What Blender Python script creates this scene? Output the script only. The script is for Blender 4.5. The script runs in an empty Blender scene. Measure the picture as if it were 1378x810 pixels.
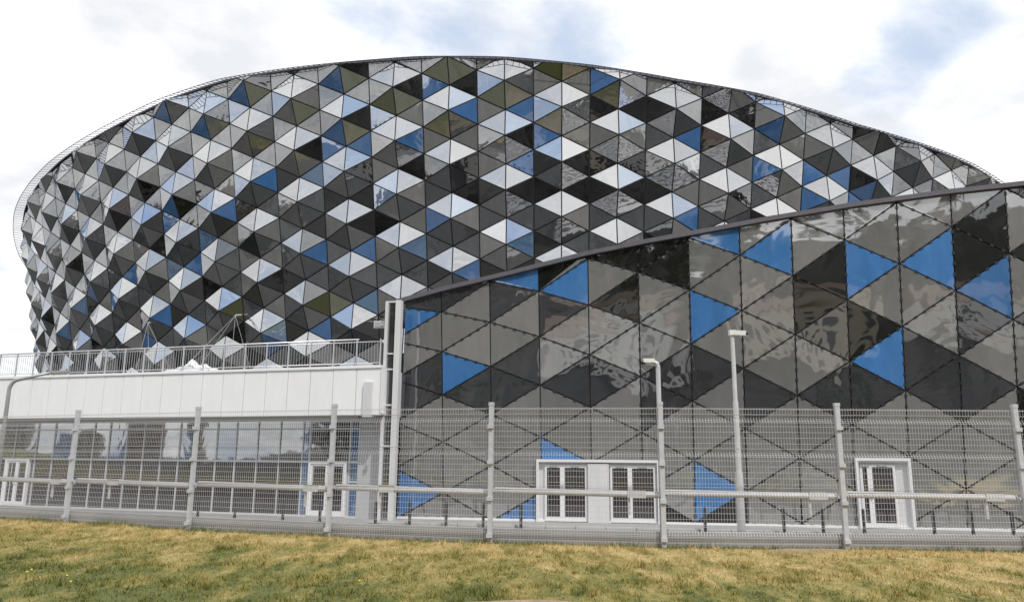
import bpy, math, random
import numpy as np
from mathutils import Vector, Matrix
random.seed(7); rng = np.random.default_rng(7)
sc = bpy.context.scene
COL = sc.collection

# ------------------------------------------------------------------ camera
FPX, CXP, CYP = 1050.0, 689.0, 405.0
PITCH, ROLL = math.atan(213/1050), 0.0085
EYE = np.array([0.0, 0.0, 1.47])
vF = np.array([0, math.cos(PITCH), math.sin(PITCH)])
_R0 = np.array([1.0, 0, 0]); _U0 = np.array([0, -math.sin(PITCH), math.cos(PITCH)])
vR = math.cos(ROLL)*_R0 + math.sin(ROLL)*_U0
vU = -math.sin(ROLL)*_R0 + math.cos(ROLL)*_U0
cam = bpy.data.cameras.new('camera'); cam.sensor_width = 36; cam.lens = 36*FPX/1378
cam.clip_start = 0.1; cam.clip_end = 6000
camo = bpy.data.objects.new('camera', cam); COL.objects.link(camo)
camo.matrix_world = Matrix(((vR[0], vU[0], -vF[0], EYE[0]), (vR[1], vU[1], -vF[1], EYE[1]), (vR[2], vU[2], -vF[2], EYE[2]), (0, 0, 0, 1)))
sc.camera = camo
sc.render.resolution_x, sc.render.resolution_y = 1024, 601

# ------------------------------------------------------------------ sky, sun, exposure
SUN_AZ, SUN_EL = math.radians(152), math.radians(50)      # azimuth clockwise from +Y
sun_dir = Vector((math.sin(SUN_AZ)*math.cos(SUN_EL), math.cos(SUN_AZ)*math.cos(SUN_EL), math.sin(SUN_EL)))
W = bpy.data.worlds.new('World'); sc.world = W; W.use_nodes = True
nt = W.node_tree; nt.nodes.clear()
def N(t, **k):
    n = nt.nodes.new(t)
    for a, b in k.items(): setattr(n, a, b)
    return n
def wl(a, b): nt.links.new(a, b)
out = N('ShaderNodeOutputWorld'); bg = N('ShaderNodeBackground'); bg.inputs[1].default_value = 0.1
sky = N('ShaderNodeTexSky', sky_type='NISHITA'); sky.sun_disc = False
sky.sun_elevation = SUN_EL; sky.sun_rotation = SUN_AZ; sky.air_density = 1.0; sky.dust_density = 1.0; sky.ozone_density = 1.5
tc = N('ShaderNodeTexCoord'); sep = N('ShaderNodeSeparateXYZ'); wl(tc.outputs['Generated'], sep.inputs[0])
def wm(op, a, b=None, clamp=False):
    m = N('ShaderNodeMath', operation=op); m.use_clamp = clamp
    for i, v in enumerate((a, b)):
        if v is None: continue
        if isinstance(v, (int, float)): m.inputs[i].default_value = v
        else: wl(v, m.inputs[i])
    return m.outputs[0]
zz = wm('ADD', wm('MAXIMUM', sep.outputs[2], 0.0), 0.22)
cmb = N('ShaderNodeCombineXYZ'); wl(wm('DIVIDE', sep.outputs[0], zz), cmb.inputs[0]); wl(wm('DIVIDE', sep.outputs[1], zz), cmb.inputs[1])
cmb.inputs[2].default_value = 3.1
n1 = N('ShaderNodeTexNoise'); n1.inputs['Scale'].default_value = 1.5; n1.inputs['Detail'].default_value = 9; n1.inputs['Roughness'].default_value = 0.6; n1.inputs['Distortion'].default_value = 0.3
wl(cmb.outputs[0], n1.inputs['Vector'])
n2 = N('ShaderNodeTexNoise'); n2.inputs['Scale'].default_value = 2.6; n2.inputs['Detail'].default_value = 8; n2.inputs['Roughness'].default_value = 0.55
cm2 = N('ShaderNodeVectorMath', operation='ADD'); wl(cmb.outputs[0], cm2.inputs[0]); cm2.inputs[1].default_value = (5.3, 2.2, 1.0); wl(cm2.outputs[0], n2.inputs['Vector'])
# openings in the cloud cover: soft holes round given directions (broken-up by the noise)
cover = wm('ADD', wm('MULTIPLY', wm('SUBTRACT', n1.outputs['Fac'], .5), 1.7), 0.62)
def skydir(x, y):
    r = vF + vR*(x-CXP)/FPX + vU*(CYP-y)/FPX
    return tuple(r/np.linalg.norm(r))
for (x, y, rad, amt) in ((1262, 30, 4.2, .17), (1190, 100, 3.6, .15), (540, 12, 9.0, .17), (690, 40, 7.0, .11), (800, 10, 6.0, .08), (1340, -60, 8.0, .2), (150, 60, 16.0, -.30), (1000, 30, 8.0, -.28), (1350, 140, 5.0, -.25), (10, 440, 10, -.2)):
    d = N('ShaderNodeVectorMath', operation='DOT_PRODUCT'); wl(tc.outputs['Generated'], d.inputs[0]); d.inputs[1].default_value = skydir(x, y)
    mr = N('ShaderNodeMapRange', interpolation_type='SMOOTHSTEP'); wl(d.outputs['Value'], mr.inputs[0])
    mr.inputs[1].default_value = math.cos(math.radians(rad)); mr.inputs[2].default_value = 1.0; mr.inputs[3].default_value = 0; mr.inputs[4].default_value = amt
    cover = wm('SUBTRACT', cover, mr.outputs[0])
cr = N('ShaderNodeMapRange', interpolation_type='SMOOTHSTEP'); wl(cover, cr.inputs[0]); cr.inputs[1].default_value = 0.28; cr.inputs[2].default_value = 0.66
cc = N('ShaderNodeMix', data_type='RGBA'); wl(n2.outputs['Fac'], cc.inputs['Factor'])
mrc = N('ShaderNodeMapRange'); wl(n2.outputs['Fac'], mrc.inputs[0]); mrc.inputs[1].default_value = .35; mrc.inputs[2].default_value = .62; wl(mrc.outputs[0], cc.inputs['Factor'])
cc.inputs[6].default_value = (8.6, 8.8, 9.2, 1); cc.inputs[7].default_value = (14.2, 14.2, 14.2, 1)
# thin veil over the blue
veil = N('ShaderNodeMix', data_type='RGBA'); veil.inputs['Factor'].default_value = 0.74; wl(sky.outputs[0], veil.inputs[6]); veil.inputs[7].default_value = (7.6, 8.8, 10.8, 1)
mx = N('ShaderNodeMix', data_type='RGBA'); wl(cr.outputs[0], mx.inputs['Factor']); wl(veil.outputs[2], mx.inputs[6]); wl(cc.outputs[2], mx.inputs[7])
wl(mx.outputs[2], bg.inputs[0]); wl(bg.outputs[0], out.inputs[0])
sun = bpy.data.lights.new('sun', 'SUN'); sun.energy = 2.5; sun.angle = math.radians(0.6); sun.color = (1.0, 0.965, 0.92)
suno = bpy.data.objects.new('sun', sun); COL.objects.link(suno); suno.rotation_euler = sun_dir.to_track_quat('Z', 'Y').to_euler()
sc.view_settings.view_transform = 'Standard'; sc.view_settings.look = 'None'; sc.view_settings.exposure = 0.0; sc.view_settings.gamma = 1.0
sc.view_settings.use_curve_mapping = False
sc.render.engine = 'CYCLES'
sc.cycles.max_bounces = 8; sc.cycles.glossy_bounces = 5; sc.cycles.caustics_reflective = False

# ------------------------------------------------------------------ survey helpers
def ray(x, y): return vF + vR*(x-CXP)/FPX + vU*(CYP-y)/FPX
def hit_z(x, y, z): r = ray(x, y); return EYE + r*((z-EYE[2])/r[2])
def hit_plane(x, y, P, n): r = ray(x, y); return EYE + r*(np.dot(P-EYE, n)/np.dot(r, n))
def proj(P):
    d = np.asarray(P)-EYE; z = d@vF
    return CXP+FPX*(d@vR)/z, CYP-FPX*(d@vU)/z

# ------------------------------------------------------------------ materials
def mat(name, col, rough=.6, metal=0.0, ior=1.45, var=0.0, vscale=3.0, bump=0.0, bscale=20.0, bdist=.02, coat=0.0, stretch=None):
    m = bpy.data.materials.new(name); m.use_nodes = True; t = m.node_tree; b = t.nodes['Principled BSDF']
    b.inputs['Base Color'].default_value = (*col, 1); b.inputs['Roughness'].default_value = rough; b.inputs['Metallic'].default_value = metal; b.inputs['IOR'].default_value = ior
    b.inputs['Coat Weight'].default_value = coat
    g = t.nodes.new('ShaderNodeNewGeometry')
    if var:
        n = t.nodes.new('ShaderNodeTexNoise'); n.inputs['Scale'].default_value = vscale; n.inputs['Detail'].default_value = 7; n.inputs['Roughness'].default_value = .65
        if stretch:
            mp = t.nodes.new('ShaderNodeMapping'); mp.inputs['Scale'].default_value = stretch; t.links.new(g.outputs['Position'], mp.inputs['Vector']); t.links.new(mp.outputs[0], n.inputs['Vector'])
        else: t.links.new(g.outputs['Position'], n.inputs['Vector'])
        r = t.nodes.new('ShaderNodeMapRange'); r.inputs[1].default_value = .3; r.inputs[2].default_value = .7; r.inputs[3].default_value = 1-var; r.inputs[4].default_value = 1+var
        t.links.new(n.outputs['Fac'], r.inputs[0])
        x = t.nodes.new('ShaderNodeVectorMath'); x.operation = 'SCALE'; x.inputs[0].default_value = col; t.links.new(r.outputs[0], x.inputs['Scale'])
        t.links.new(x.outputs[0], b.inputs['Base Color'])
    if bump:
        n = t.nodes.new('ShaderNodeTexNoise'); n.inputs['Scale'].default_value = bscale; n.inputs['Detail'].default_value = 5
        t.links.new(g.outputs['Position'], n.inputs['Vector'])
        bm = t.nodes.new('ShaderNodeBump'); bm.inputs['Strength'].default_value = bump; bm.inputs['Distance'].default_value = bdist
        t.links.new(n.outputs['Fac'], bm.inputs['Height']); t.links.new(bm.outputs[0], b.inputs['Normal'])
    return m
def panel_mat(name, col, ior, wave, wscale, dirt=.12):
    """coated facade glass: coloured body, strong mirror coat, roller-wave distortion, dust"""
    m = bpy.data.materials.new(name); m.use_nodes = True; t = m.node_tree; b = t.nodes['Principled BSDF']; L = t.links.new
    g = t.nodes.new('ShaderNodeNewGeometry')
    n = t.nodes.new('ShaderNodeTexNoise'); n.inputs['Scale'].default_value = .9; n.inputs['Detail'].default_value = 8; n.inputs['Roughness'].default_value = .7
    mp = t.nodes.new('ShaderNodeMapping'); mp.inputs['Scale'].default_value = (2.2, 2.2, .5); L(g.outputs['Position'], mp.inputs['Vector']); L(mp.outputs[0], n.inputs['Vector'])
    rr = t.nodes.new('ShaderNodeMapRange'); rr.inputs[1].default_value = .3; rr.inputs[2].default_value = .7; rr.inputs[3].default_value = 1-dirt; rr.inputs[4].default_value = 1+dirt; L(n.outputs['Fac'], rr.inputs[0])
    oi = t.nodes.new('ShaderNodeObjectInfo'); r2 = t.nodes.new('ShaderNodeMapRange'); r2.inputs[3].default_value = .86; r2.inputs[4].default_value = 1.14; L(oi.outputs['Random'], r2.inputs[0])
    mm = t.nodes.new('ShaderNodeMath'); mm.operation = 'MULTIPLY'; L(rr.outputs[0], mm.inputs[0]); L(r2.outputs[0], mm.inputs[1])
    x = t.nodes.new('ShaderNodeVectorMath'); x.operation = 'SCALE'; x.inputs[0].default_value = col; L(mm.outputs[0], x.inputs['Scale']); L(x.outputs[0], b.inputs['Base Color'])
    b.inputs['IOR'].default_value = ior; b.inputs['Roughness'].default_value = .025
    w = t.nodes.new('ShaderNodeTexNoise'); w.inputs['Scale'].default_value = wscale; w.inputs['Detail'].default_value = 2.5; w.inputs['Distortion'].default_value = .6; L(g.outputs['Position'], w.inputs['Vector'])
    bm = t.nodes.new('ShaderNodeBump'); bm.inputs['Strength'].default_value = 1; bm.inputs['Distance'].default_value = wave; L(w.outputs['Fac'], bm.inputs['Height']); L(bm.outputs[0], b.inputs['Normal'])
    return m
M = {}
M['grey'] = panel_mat('grey_facade_glass', (.195, .197, .20), 5.0, .016, .6)  # strong mirror copy, brightens the facets that tilt up to the sky
M['olive'] = panel_mat('olive_facade_glass', (.085, .09, .10), 5.4, .016, .6)
M['dark'] = panel_mat('dark_facade_glass', (.010, .010, .011), 2.7, .014, .6)
M['blue'] = panel_mat('blue_facade_glass', (.055, .165, .39), 3.4, .014, .6)
M['flat'] = panel_mat('grey_dimmed_flat_glass', (.21, .208, .202), 2.8, .016, .6)  # this and next: same glass, mirror weakened so flat facets look less lit
M['flatdark'] = panel_mat('smoke_dimmed_flat_glass', (.095, .098, .105), 3.0, .016, .6)
M['paleblue'] = panel_mat('sky_tinted_facade_glass', (.10, .20, .36), 4.6, .016, .6)  # pale blue body stands in for blue sky mirrored in the facets
M['low'] = panel_mat('grey_dimmed_low_glass', (.195, .195, .192), 2.5, .016, .6)  # this and next: mirror dimmed by hand to shade the downward facets
M['lowdark'] = panel_mat('smoke_dimmed_low_glass', (.088, .090, .096), 2.5, .016, .6)
M['wgrey'] = panel_mat('grey_wing_glass', (.20, .199, .192), 3.1, .05, .36)
M['wlight'] = panel_mat('pale_wing_glass', (.24, .238, .23), 3.0, .05, .36)
M['wdark'] = panel_mat('dark_wing_glass', (.012, .013, .011), 2.2, .05, .34)
M['wmid'] = panel_mat('smoke_wing_glass', (.045, .046, .05), 3.3, .07, .36)  # smoke body also imitates dark reflections in the wing's middle band
M['wblue'] = panel_mat('blue_wing_glass', (.055, .18, .42), 2.4, .045, .34)
M['seal'] = mat('black_seal', (.018, .018, .02), .7)
M['clamp'] = mat('black_clamp', (.02, .02, .022), .45)
M['coping'] = mat('mauve_grey_metal', (.12, .112, .128), .55, .2, var=.12)
M['rim'] = mat('rim_metal', (.09, .09, .11), .65, .0, var=.15)
M['roofing'] = mat('pale_roofing', (.62, .62, .64), .45, .2, var=.08)
M['endwall'] = mat('shaded_grey_render', (.47, .47, .48), .6, var=.04)  # pale wall greyed in its colour for the shade under the soffit
M['seam'] = mat('roof_seam', (.16, .16, .18), .5, .3)
M['white'] = mat('white_cladding', (.85, .85, .855), .4, var=.035, vscale=2.0, stretch=(1, 1, .3))
M['offwhite'] = mat('off_white_wall', (.64, .64, .645), .5, var=.08, vscale=3.0, stretch=(1, 1, .15))
M['frame'] = mat('white_frame', (.78, .78, .78), .35)
M['mullion'] = mat('pale_mullion', (.62, .63, .65), .4, .2)
M['galv'] = mat('galvanised_steel', (.58, .59, .63), .5, .25, var=.10, vscale=7)
M['wire'] = mat('galvanised_wire', (.62, .62, .64), .45, .3)
M['railw'] = mat('painted_rail', (.60, .60, .62), .4, var=.10, vscale=4)
M['steelrail'] = mat('satin_steel', (.60, .60, .61), .35, .6)
M['concrete'] = mat('concrete', (.33, .328, .325), .85, var=.14, vscale=1.3, bump=.15, bscale=30)
M['kerb'] = mat('kerb_concrete', (.52, .51, .49), .8, var=.1, vscale=2)
M['asphalt'] = mat('pale_asphalt', (.20, .20, .205), .9, var=.14, vscale=.8, bump=.3, bscale=60)
M['road'] = mat('road_asphalt', (.06, .06, .062), .9, var=.2)
M['bollard'] = mat('dark_bollard', (.05, .05, .055), .5, .2)
M['pane'] = panel_mat('window_glass', (.035, .035, .04), 4.2, .004, .7)
M['panelow'] = panel_mat('window_glass_low', (.034, .026, .032), 2.3, .004, .7)
M['paneblue'] = panel_mat('window_glass_blue', (.07, .15, .31), 3.2, .004, .7)
M['interior'] = mat('dark_interior', (.03, .028, .03), .7)
M['curtain'] = mat('maroon_seats', (.10, .03, .03), .8, var=.3, vscale=2)
M['tarp'] = mat('white_tarp', (.78, .78, .79), .7, bump=.6, bscale=4, bdist=.1)
M['lampgrey'] = mat('lamp_grey', (.42, .43, .45), .45, .4)
M['camwhite'] = mat('camera_housing', (.78, .78, .77), .4)
M['lens'] = mat('lens_black', (.01, .01, .01), .1)
M['hub'] = mat('shell_dark', (.05, .05, .055), .8)
M['membrane'] = mat('roof_membrane', (.45, .45, .47), .7, var=.06)
M['soil'] = mat('bare_soil', (.30, .225, .15), .95, var=.25, vscale=9, bump=.5, bscale=25, bdist=.03)
M['earth'] = mat('dark_earth', (.060, .060, .055), .95, var=.5, vscale=.16)
M['bitumen'] = mat('terrace_bitumen', (.09, .09, .092), .85, var=.2)
M['bark'] = mat('bark', (.09, .065, .045), .9, var=.3, vscale=8)
M['brick_a'] = mat('tower_beige', (.36, .30, .24), .85, var=.1, vscale=.2)
M['plaster'] = mat('pale_plaster', (.74, .73, .70), .9, var=.08, vscale=.5)
M['cream'] = mat('cream_plaster', (.74, .66, .52), .9, var=.06, vscale=.5)
M['brick_b'] = mat('tower_brown', (.22, .155, .12), .85, var=.1, vscale=.2)
M['winglass'] = mat('tower_window', (.03, .035, .045), .1, ior=1.5)
M['petal'] = mat('yellow_petal', (.75, .55, .02), .6)

def grass_mat(name, blade):
    m = bpy.data.materials.new(name); m.use_nodes = True; t = m.node_tree; b = t.nodes['Principled BSDF']; L = t.links.new
    g = t.nodes.new('ShaderNodeNewGeometry'); mp = t.nodes.new('ShaderNodeMapping'); mp.inputs['Scale'].default_value = (2.1, .62, 0); mp.inputs['Rotation'].default_value = (0, 0, .75); L(g.outputs['Position'], mp.inputs['Vector'])
    n = t.nodes.new('ShaderNodeTexNoise'); n.inputs['Scale'].default_value = .95; n.inputs['Detail'].default_value = 7; n.inputs['Roughness'].default_value = .72; L(mp.outputs[0], n.inputs['Vector'])
    sp = t.nodes.new('ShaderNodeSeparateXYZ'); L(g.outputs['Position'], sp.inputs[0])
    def ma(op, a, c):
        k = t.nodes.new('ShaderNodeMath'); k.operation = op
        for i, v in enumerate((a, c)):
            if isinstance(v, (int, float)): k.inputs[i].default_value = v
            else: L(v, k.inputs[i])
        return k.outputs[0]
    # greener on the near left, drier towards the fence and the right
    bias = ma('ADD', ma('MULTIPLY', sp.outputs[0], -.012), ma('MULTIPLY', ma('SUBTRACT', 12.3, sp.outputs[1]), .034))
    fac = ma('ADD', n.outputs['Fac'], bias)
    r = t.nodes.new('ShaderNodeValToRGB'); L(fac, r.inputs[0]); e = r.color_ramp.elements
    k = 1.0 if blade else .8
    e[0].position = .40; e[0].color = (.52*k, .395*k, .17*k, 1); e[1].position = .66; e[1].color = (.118*k, .13*k, .02*k, 1)
    a = e.new(.48); a.color = (.36*k, .285*k, .095*k, 1); a = e.new(.57); a.color = (.245*k, .215*k, .052*k, 1)
    n3 = t.nodes.new('ShaderNodeTexNoise'); n3.inputs['Scale'].default_value = 17; n3.inputs['Detail'].default_value = 3; L(g.outputs['Position'], n3.inputs['Vector'])
    mr = t.nodes.new('ShaderNodeMapRange'); mr.inputs[1].default_value = .3; mr.inputs[2].default_value = .7; mr.inputs[3].default_value = .72; mr.inputs[4].default_value = 1.28; L(n3.outputs['Fac'], mr.inputs[0])
    x = t.nodes.new('ShaderNodeVectorMath'); x.operation = 'SCALE'; L(r.outputs[0], x.inputs[0]); L(mr.outputs[0], x.inputs['Scale']); L(x.outputs[0], b.inputs['Base Color'])
    b.inputs['Roughness'].default_value = .8
    return m
M['lawn'] = grass_mat('lawn_ground', False); M['blade'] = grass_mat('lawn_blades', True)
M['greenblade'] = mat('green_weed', (.12, .145, .045), .7, var=.3, vscale=5)
def leaf_mat(name, col):
    m = bpy.data.materials.new(name); m.use_nodes = True; t = m.node_tree; b = t.nodes['Principled BSDF']
    g = t.nodes.new('ShaderNodeNewGeometry'); n = t.nodes.new('ShaderNodeTexNoise'); n.inputs['Scale'].default_value = .8; t.links.new(g.outputs['Position'], n.inputs['Vector'])
    r = t.nodes.new('ShaderNodeValToRGB'); t.links.new(n.outputs['Fac'], r.inputs[0]); r.color_ramp.elements[0].position = .3; r.color_ramp.elements[1].position = .7
    r.color_ramp.elements[0].color = (*[c*.6 for c in col], 1); r.color_ramp.elements[1].color = (*[c*1.35 for c in col], 1)
    t.links.new(r.outputs[0], b.inputs['Base Color']); b.inputs['Roughness'].default_value = .65
    return m
M['leaf_a'] = leaf_mat('leaves_a', (.030, .038, .017)); M['leaf_b'] = leaf_mat('leaves_b', (.042, .048, .02))

# ------------------------------------------------------------------ object helpers
def link(o, parent=None):
    COL.objects.link(o)
    if parent is not None: o.parent = parent
    return o
def mesh_obj(name, V, F, mats, parent=None, midx=None, smooth=False):
    me = bpy.data.meshes.new(name); me.from_pydata([tuple(map(float, v)) for v in V], [], F)
    for m in (mats if isinstance(mats, (list, tuple)) else [mats]): me.materials.append(m)
    if midx is not None: me.polygons.foreach_set('material_index', midx)
    if smooth: me.polygons.foreach_set('use_smooth', [True]*len(me.polygons))
    me.update()
    return link(bpy.data.objects.new(name, me), parent)
def tag(o, label=None, cat=None, group=None, kind=None):
    if label: o['label'] = label
    if cat: o['category'] = cat
    if group: o['group'] = group
    if kind: o['kind'] = kind
    return o
def empty(name, loc, label, cat, group=None, rz=0):
    o = bpy.data.objects.new(name, None); o.empty_display_size = .3; o.location = tuple(map(float, loc)); o.rotation_euler.z = rz
    link(o); return tag(o, label, cat, group)
class MB:
    """collects shapes into one mesh; coordinates are world unless the object is placed"""
    def __init__(s): s.V = []; s.F = []; s.mi = []
    def add(s, V, F, mi=0):
        k = len(s.V); s.V += [tuple(v) for v in V]; s.F += [[i+k for i in f] for f in F]; s.mi += [mi]*len(F)
    def box(s, c, h, X=(1, 0, 0), Y=(0, 1, 0), Z=(0, 0, 1), mi=0):
        c = np.array(c, float); X, Y, Z = [np.array(a, float)*k for a, k in zip((X, Y, Z), h)]
        V = [c+a*X+b*Y+d*Z for d in (-1, 1) for b in (-1, 1) for a in (-1, 1)]
        s.add(V, [[0, 2, 3, 1], [4, 5, 7, 6], [0, 1, 5, 4], [2, 6, 7, 3], [0, 4, 6, 2], [1, 3, 7, 5]], mi)
    def bar(s, a, b, w, d=None, up=(0, 0, 1), mi=0):
        a, b = np.array(a, float), np.array(b, float); d = d or w
        Y = b-a; L = np.linalg.norm(Y); Y = Y/L
        X = np.cross(Y, up)
        if np.linalg.norm(X) < 1e-4: X = np.cross(Y, (1, 0, 0))
        X = X/np.linalg.norm(X); Z = np.cross(X, Y)
        s.box((a+b)/2, (w/2, L/2, d/2), X, Y, Z, mi)
    def tube(s, pts, r, n=10, mi=0, cap=True):
        pts = [np.array(p, float) for p in pts]; rs = r if isinstance(r, (list, tuple)) else [r]*len(pts)
        rings = []; prev = None
        for i, p in enumerate(pts):
            T = pts[min(i+1, len(pts)-1)]-pts[max(i-1, 0)]; T = T/np.linalg.norm(T)
            A = np.cross(T, (0, 0, 1)) if prev is None else prev-T*np.dot(prev, T)
            if np.linalg.norm(A) < 1e-4: A = np.cross(T, (1, 0, 0))
            A = A/np.linalg.norm(A); prev = A; B = np.cross(T, A)
            rings.append([p+rs[i]*(A*math.cos(2*math.pi*k/n)+B*math.sin(2*math.pi*k/n)) for k in range(n)])
        V = [v for R in rings for v in R]; F = []
        for i in range(len(pts)-1):
            for k in range(n):
                F.append([i*n+k, i*n+(k+1) % n, (i+1)*n+(k+1) % n, (i+1)*n+k])
        if cap: F.append(list(range(n))[::-1]); F.append([(len(pts)-1)*n+k for k in range(n)])
        s.add(V, F, mi)
    def build(s, name, m, parent=None, smooth=False):
        o = mesh_obj(name, s.V, s.F, m, parent, s.mi if isinstance(m, (list, tuple)) else None, smooth)
        if parent is not None and parent.type == 'EMPTY' or parent is not None:
            o.matrix_parent_inverse = parent_world(parent).inverted()
        return o
def parent_world(p):
    Mx = Matrix.Translation(p.location) @ p.rotation_euler.to_matrix().to_4x4()
    if p.parent is not None: Mx = parent_world(p.parent) @ p.matrix_parent_inverse @ Mx
    return Mx
def part(name, V, F, m, parent, midx=None, smooth=False):
    o = mesh_obj(name, V, F, m, parent, midx, smooth); o.matrix_parent_inverse = parent_world(parent).inverted(); return o
def copy_part(src, name, parent):
    o = src.copy(); o.name = name; COL.objects.link(o); o.parent = parent; return o

def inset(poly, g):
    """inset a planar convex polygon (list of 3-vectors) by g"""
    P = np.array(poly, float); n = np.zeros(3)
    for i in range(len(P)): n += np.cross(P[i], P[(i+1) % len(P)])
    if np.linalg.norm(n) < 1e-3: return None, None
    n = n/np.linalg.norm(n); ex = P[1]-P[0]; ex = ex/np.linalg.norm(ex); ey = np.cross(n, ex)
    Q = np.c_[(P-P[0])@ex, (P-P[0])@ey]; m = len(Q); lines = []
    for i in range(m):
        d = Q[(i+1) % m]-Q[i]; L = np.linalg.norm(d)
        if L < 1e-4: return None, None
        nn = np.array([-d[1], d[0]])/L; lines.append((nn, nn@Q[i]+g))
    R = []
    for i in range(m):
        (a, c), (b, e) = lines[i-1], lines[i]
        det = a[0]*b[1]-a[1]*b[0]
        if abs(det) < 1e-6: return None, None
        R.append(np.array([(c*b[1]-a[1]*e)/det, (a[0]*e-c*b[0])/det]))
    R = np.array(R)
    # still a proper polygon?
    ar = .5*sum(R[i][0]*R[(i+1) % m][1]-R[(i+1) % m][0]*R[i][1] for i in range(m))
    if ar < .02: return None, None
    for nn, c in lines:
        if (R@nn < c-1e-3).any(): return None, None
    return P[0]+R[:, :1]*ex+R[:, 1:]*ey, n
def prism(poly, n, t, jit=0.0):
    m = len(poly); top = [p+n*random.uniform(-jit, jit) for p in poly]; bot = [p-n*t for p in poly]
    F = [list(range(m))]+[[i, m+i, m+(i+1) % m, (i+1) % m] for i in range(m)]
    return top+bot, F
def clip(poly, g):
    """keep the side g >= 0 of a polygon; verts carry any vector, g maps vertex -> value"""
    out = []
    for i in range(len(poly)):
        a, b = poly[i], poly[(i+1) % len(poly)]; ga, gb = g(a), g(b)
        if ga >= 0: out.append(a)
        if (ga >= 0) != (gb >= 0): out.append(a+(b-a)*(ga/(ga-gb)))
    q = []
    for v in out:
        if not q or np.linalg.norm(v-q[-1]) > .03: q.append(v)
    if len(q) > 1 and np.linalg.norm(q[0]-q[-1]) < .03: q.pop()
    return q if len(q) >= 3 else None

ZP = -0.8                     # level of the paved court in front of the arena
# ------------------------------------------------------------------ fence line (needed by the terrain)
FP = [hit_z(x, y, 0.0) for x, y in ((88, 703), (253, 713), (441, 722.5), (659, 731), (894, 737), (1140, 739.5))]
d0 = FP[0]-FP[1]; FP = [FP[0]+d0*1.05]+FP
d1 = FP[-1]-FP[-2]; FP = FP+[FP[-1]+d1*1.0, FP[-1]+d1*2.0]
FP = [np.array([p[0], p[1], 0.0]) for p in FP]
fx = np.array([p[0] for p in FP]); fy = np.array([p[1] for p in FP])
def fence_y(x):
    if x < fx[0]: return fy[0]+(x-fx[0])*(fy[1]-fy[0])/(fx[1]-fx[0])*.4
    if x > fx[-1]: return fy[-1]
    return float(np.interp(x, fx, fy))
# ------------------------------------------------------------------ ground
_ha = np.array([-180, -150, -136, -128, -103, -84, -74, -62, -52, -44, 44, 60, 100, 125, 150, 180])
_hh = np.array([50, 48, 26, 0, 0, 0, 6, 16, 8, 0, 0, 8, 14, 30, 48, 50])
def hill(az, r): return float(np.interp(az, _ha, _hh))*(1-math.cos(min((r-34)/85, 1)*math.pi))/2  # unseen hillside behind the viewer, raised to block sky in the reflections
def terrain(x, y):
    d = y-fence_y(x)
    z = 0.0
    if d > .45: z = -min((d-.45)/1.5, 1.0)*(.8+.03)
    if d < .45:
        z += .035*math.sin(x*.9+y*.7)*math.cos(y*1.1-x*.3)*min(1, max(0, (.3-d)))
    r = math.hypot(x, y)
    if r > 34: z += hill(math.degrees(math.atan2(x, y)), r)
    return z
def grid_lines(a, b, fine0, fine1, st):
    L = list(np.arange(fine0, fine1+1e-6, st)); v = fine1; s = st
    while v < b: s *= 1.5; v += s; L.append(min(v, b))
    v = fine0; s = st
    while v > a: s *= 1.5; v -= s; L.insert(0, max(v, a))
    return L
xs = grid_lines(-1500, 1500, -24, 20, .5); ys = grid_lines(-1500, 1500, 5, 24, .25)
ys = sorted(set(ys) | set(np.arange(-190., 60., 8.)+.37)); xs = sorted(set(xs) | set(np.arange(-190., 190., 8.)+.37))
V = [(x, y, terrain(x, y)) for y in ys for x in xs]; nx = len(xs)
F = [[j*nx+i, j*nx+i+1, (j+1)*nx+i+1, (j+1)*nx+i] for j in range(len(ys)-1) for i in range(nx-1)]
def is_lawn(f):
    x, y = V[f[0]][0], V[f[0]][1]
    return -9 < y < fence_y(x)+.45 and abs(x) < 70
tag(mesh_obj('ground', V, F, [M['lawn'], M['earth']], midx=[0 if is_lawn(f) else 1 for f in F], smooth=True), kind='structure')

# ------------------------------------------------------------------ facade plan lines
# wing wall: vertical plane through two points on the court
WA = hit_plane(538, 703, np.array([0, 30.0, 0]), np.array([0, 1.0, 0])); WB = hit_plane(1352, 709, np.array([0, 26.6, 0]), np.array([0, 1.0, 0]))
WA[2] = WB[2] = 0
wdir = (WB-WA)/np.linalg.norm(WB-WA); wn = np.array([wdir[1], -wdir[0], 0])        # wn faces the camera
Zv = np.array([0, 0, 1.0])
def on_wing(x, y, o=0.0): return hit_plane(x, y, WA+wn*o, wn)
# terrace building: glazing line and fascia line
GA = hit_plane(519, 703, np.array([0, 29.6, 0]), np.array([0, 1.0, 0])); GA[2] = 0
GB = hit_z(0, 683.5, ZP); GB[2] = 0
gdir = (GB-GA)/np.linalg.norm(GB-GA); gn = np.array([-gdir[1], gdir[0], 0]); gn = gn if gn[1] < 0 else -gn

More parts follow.
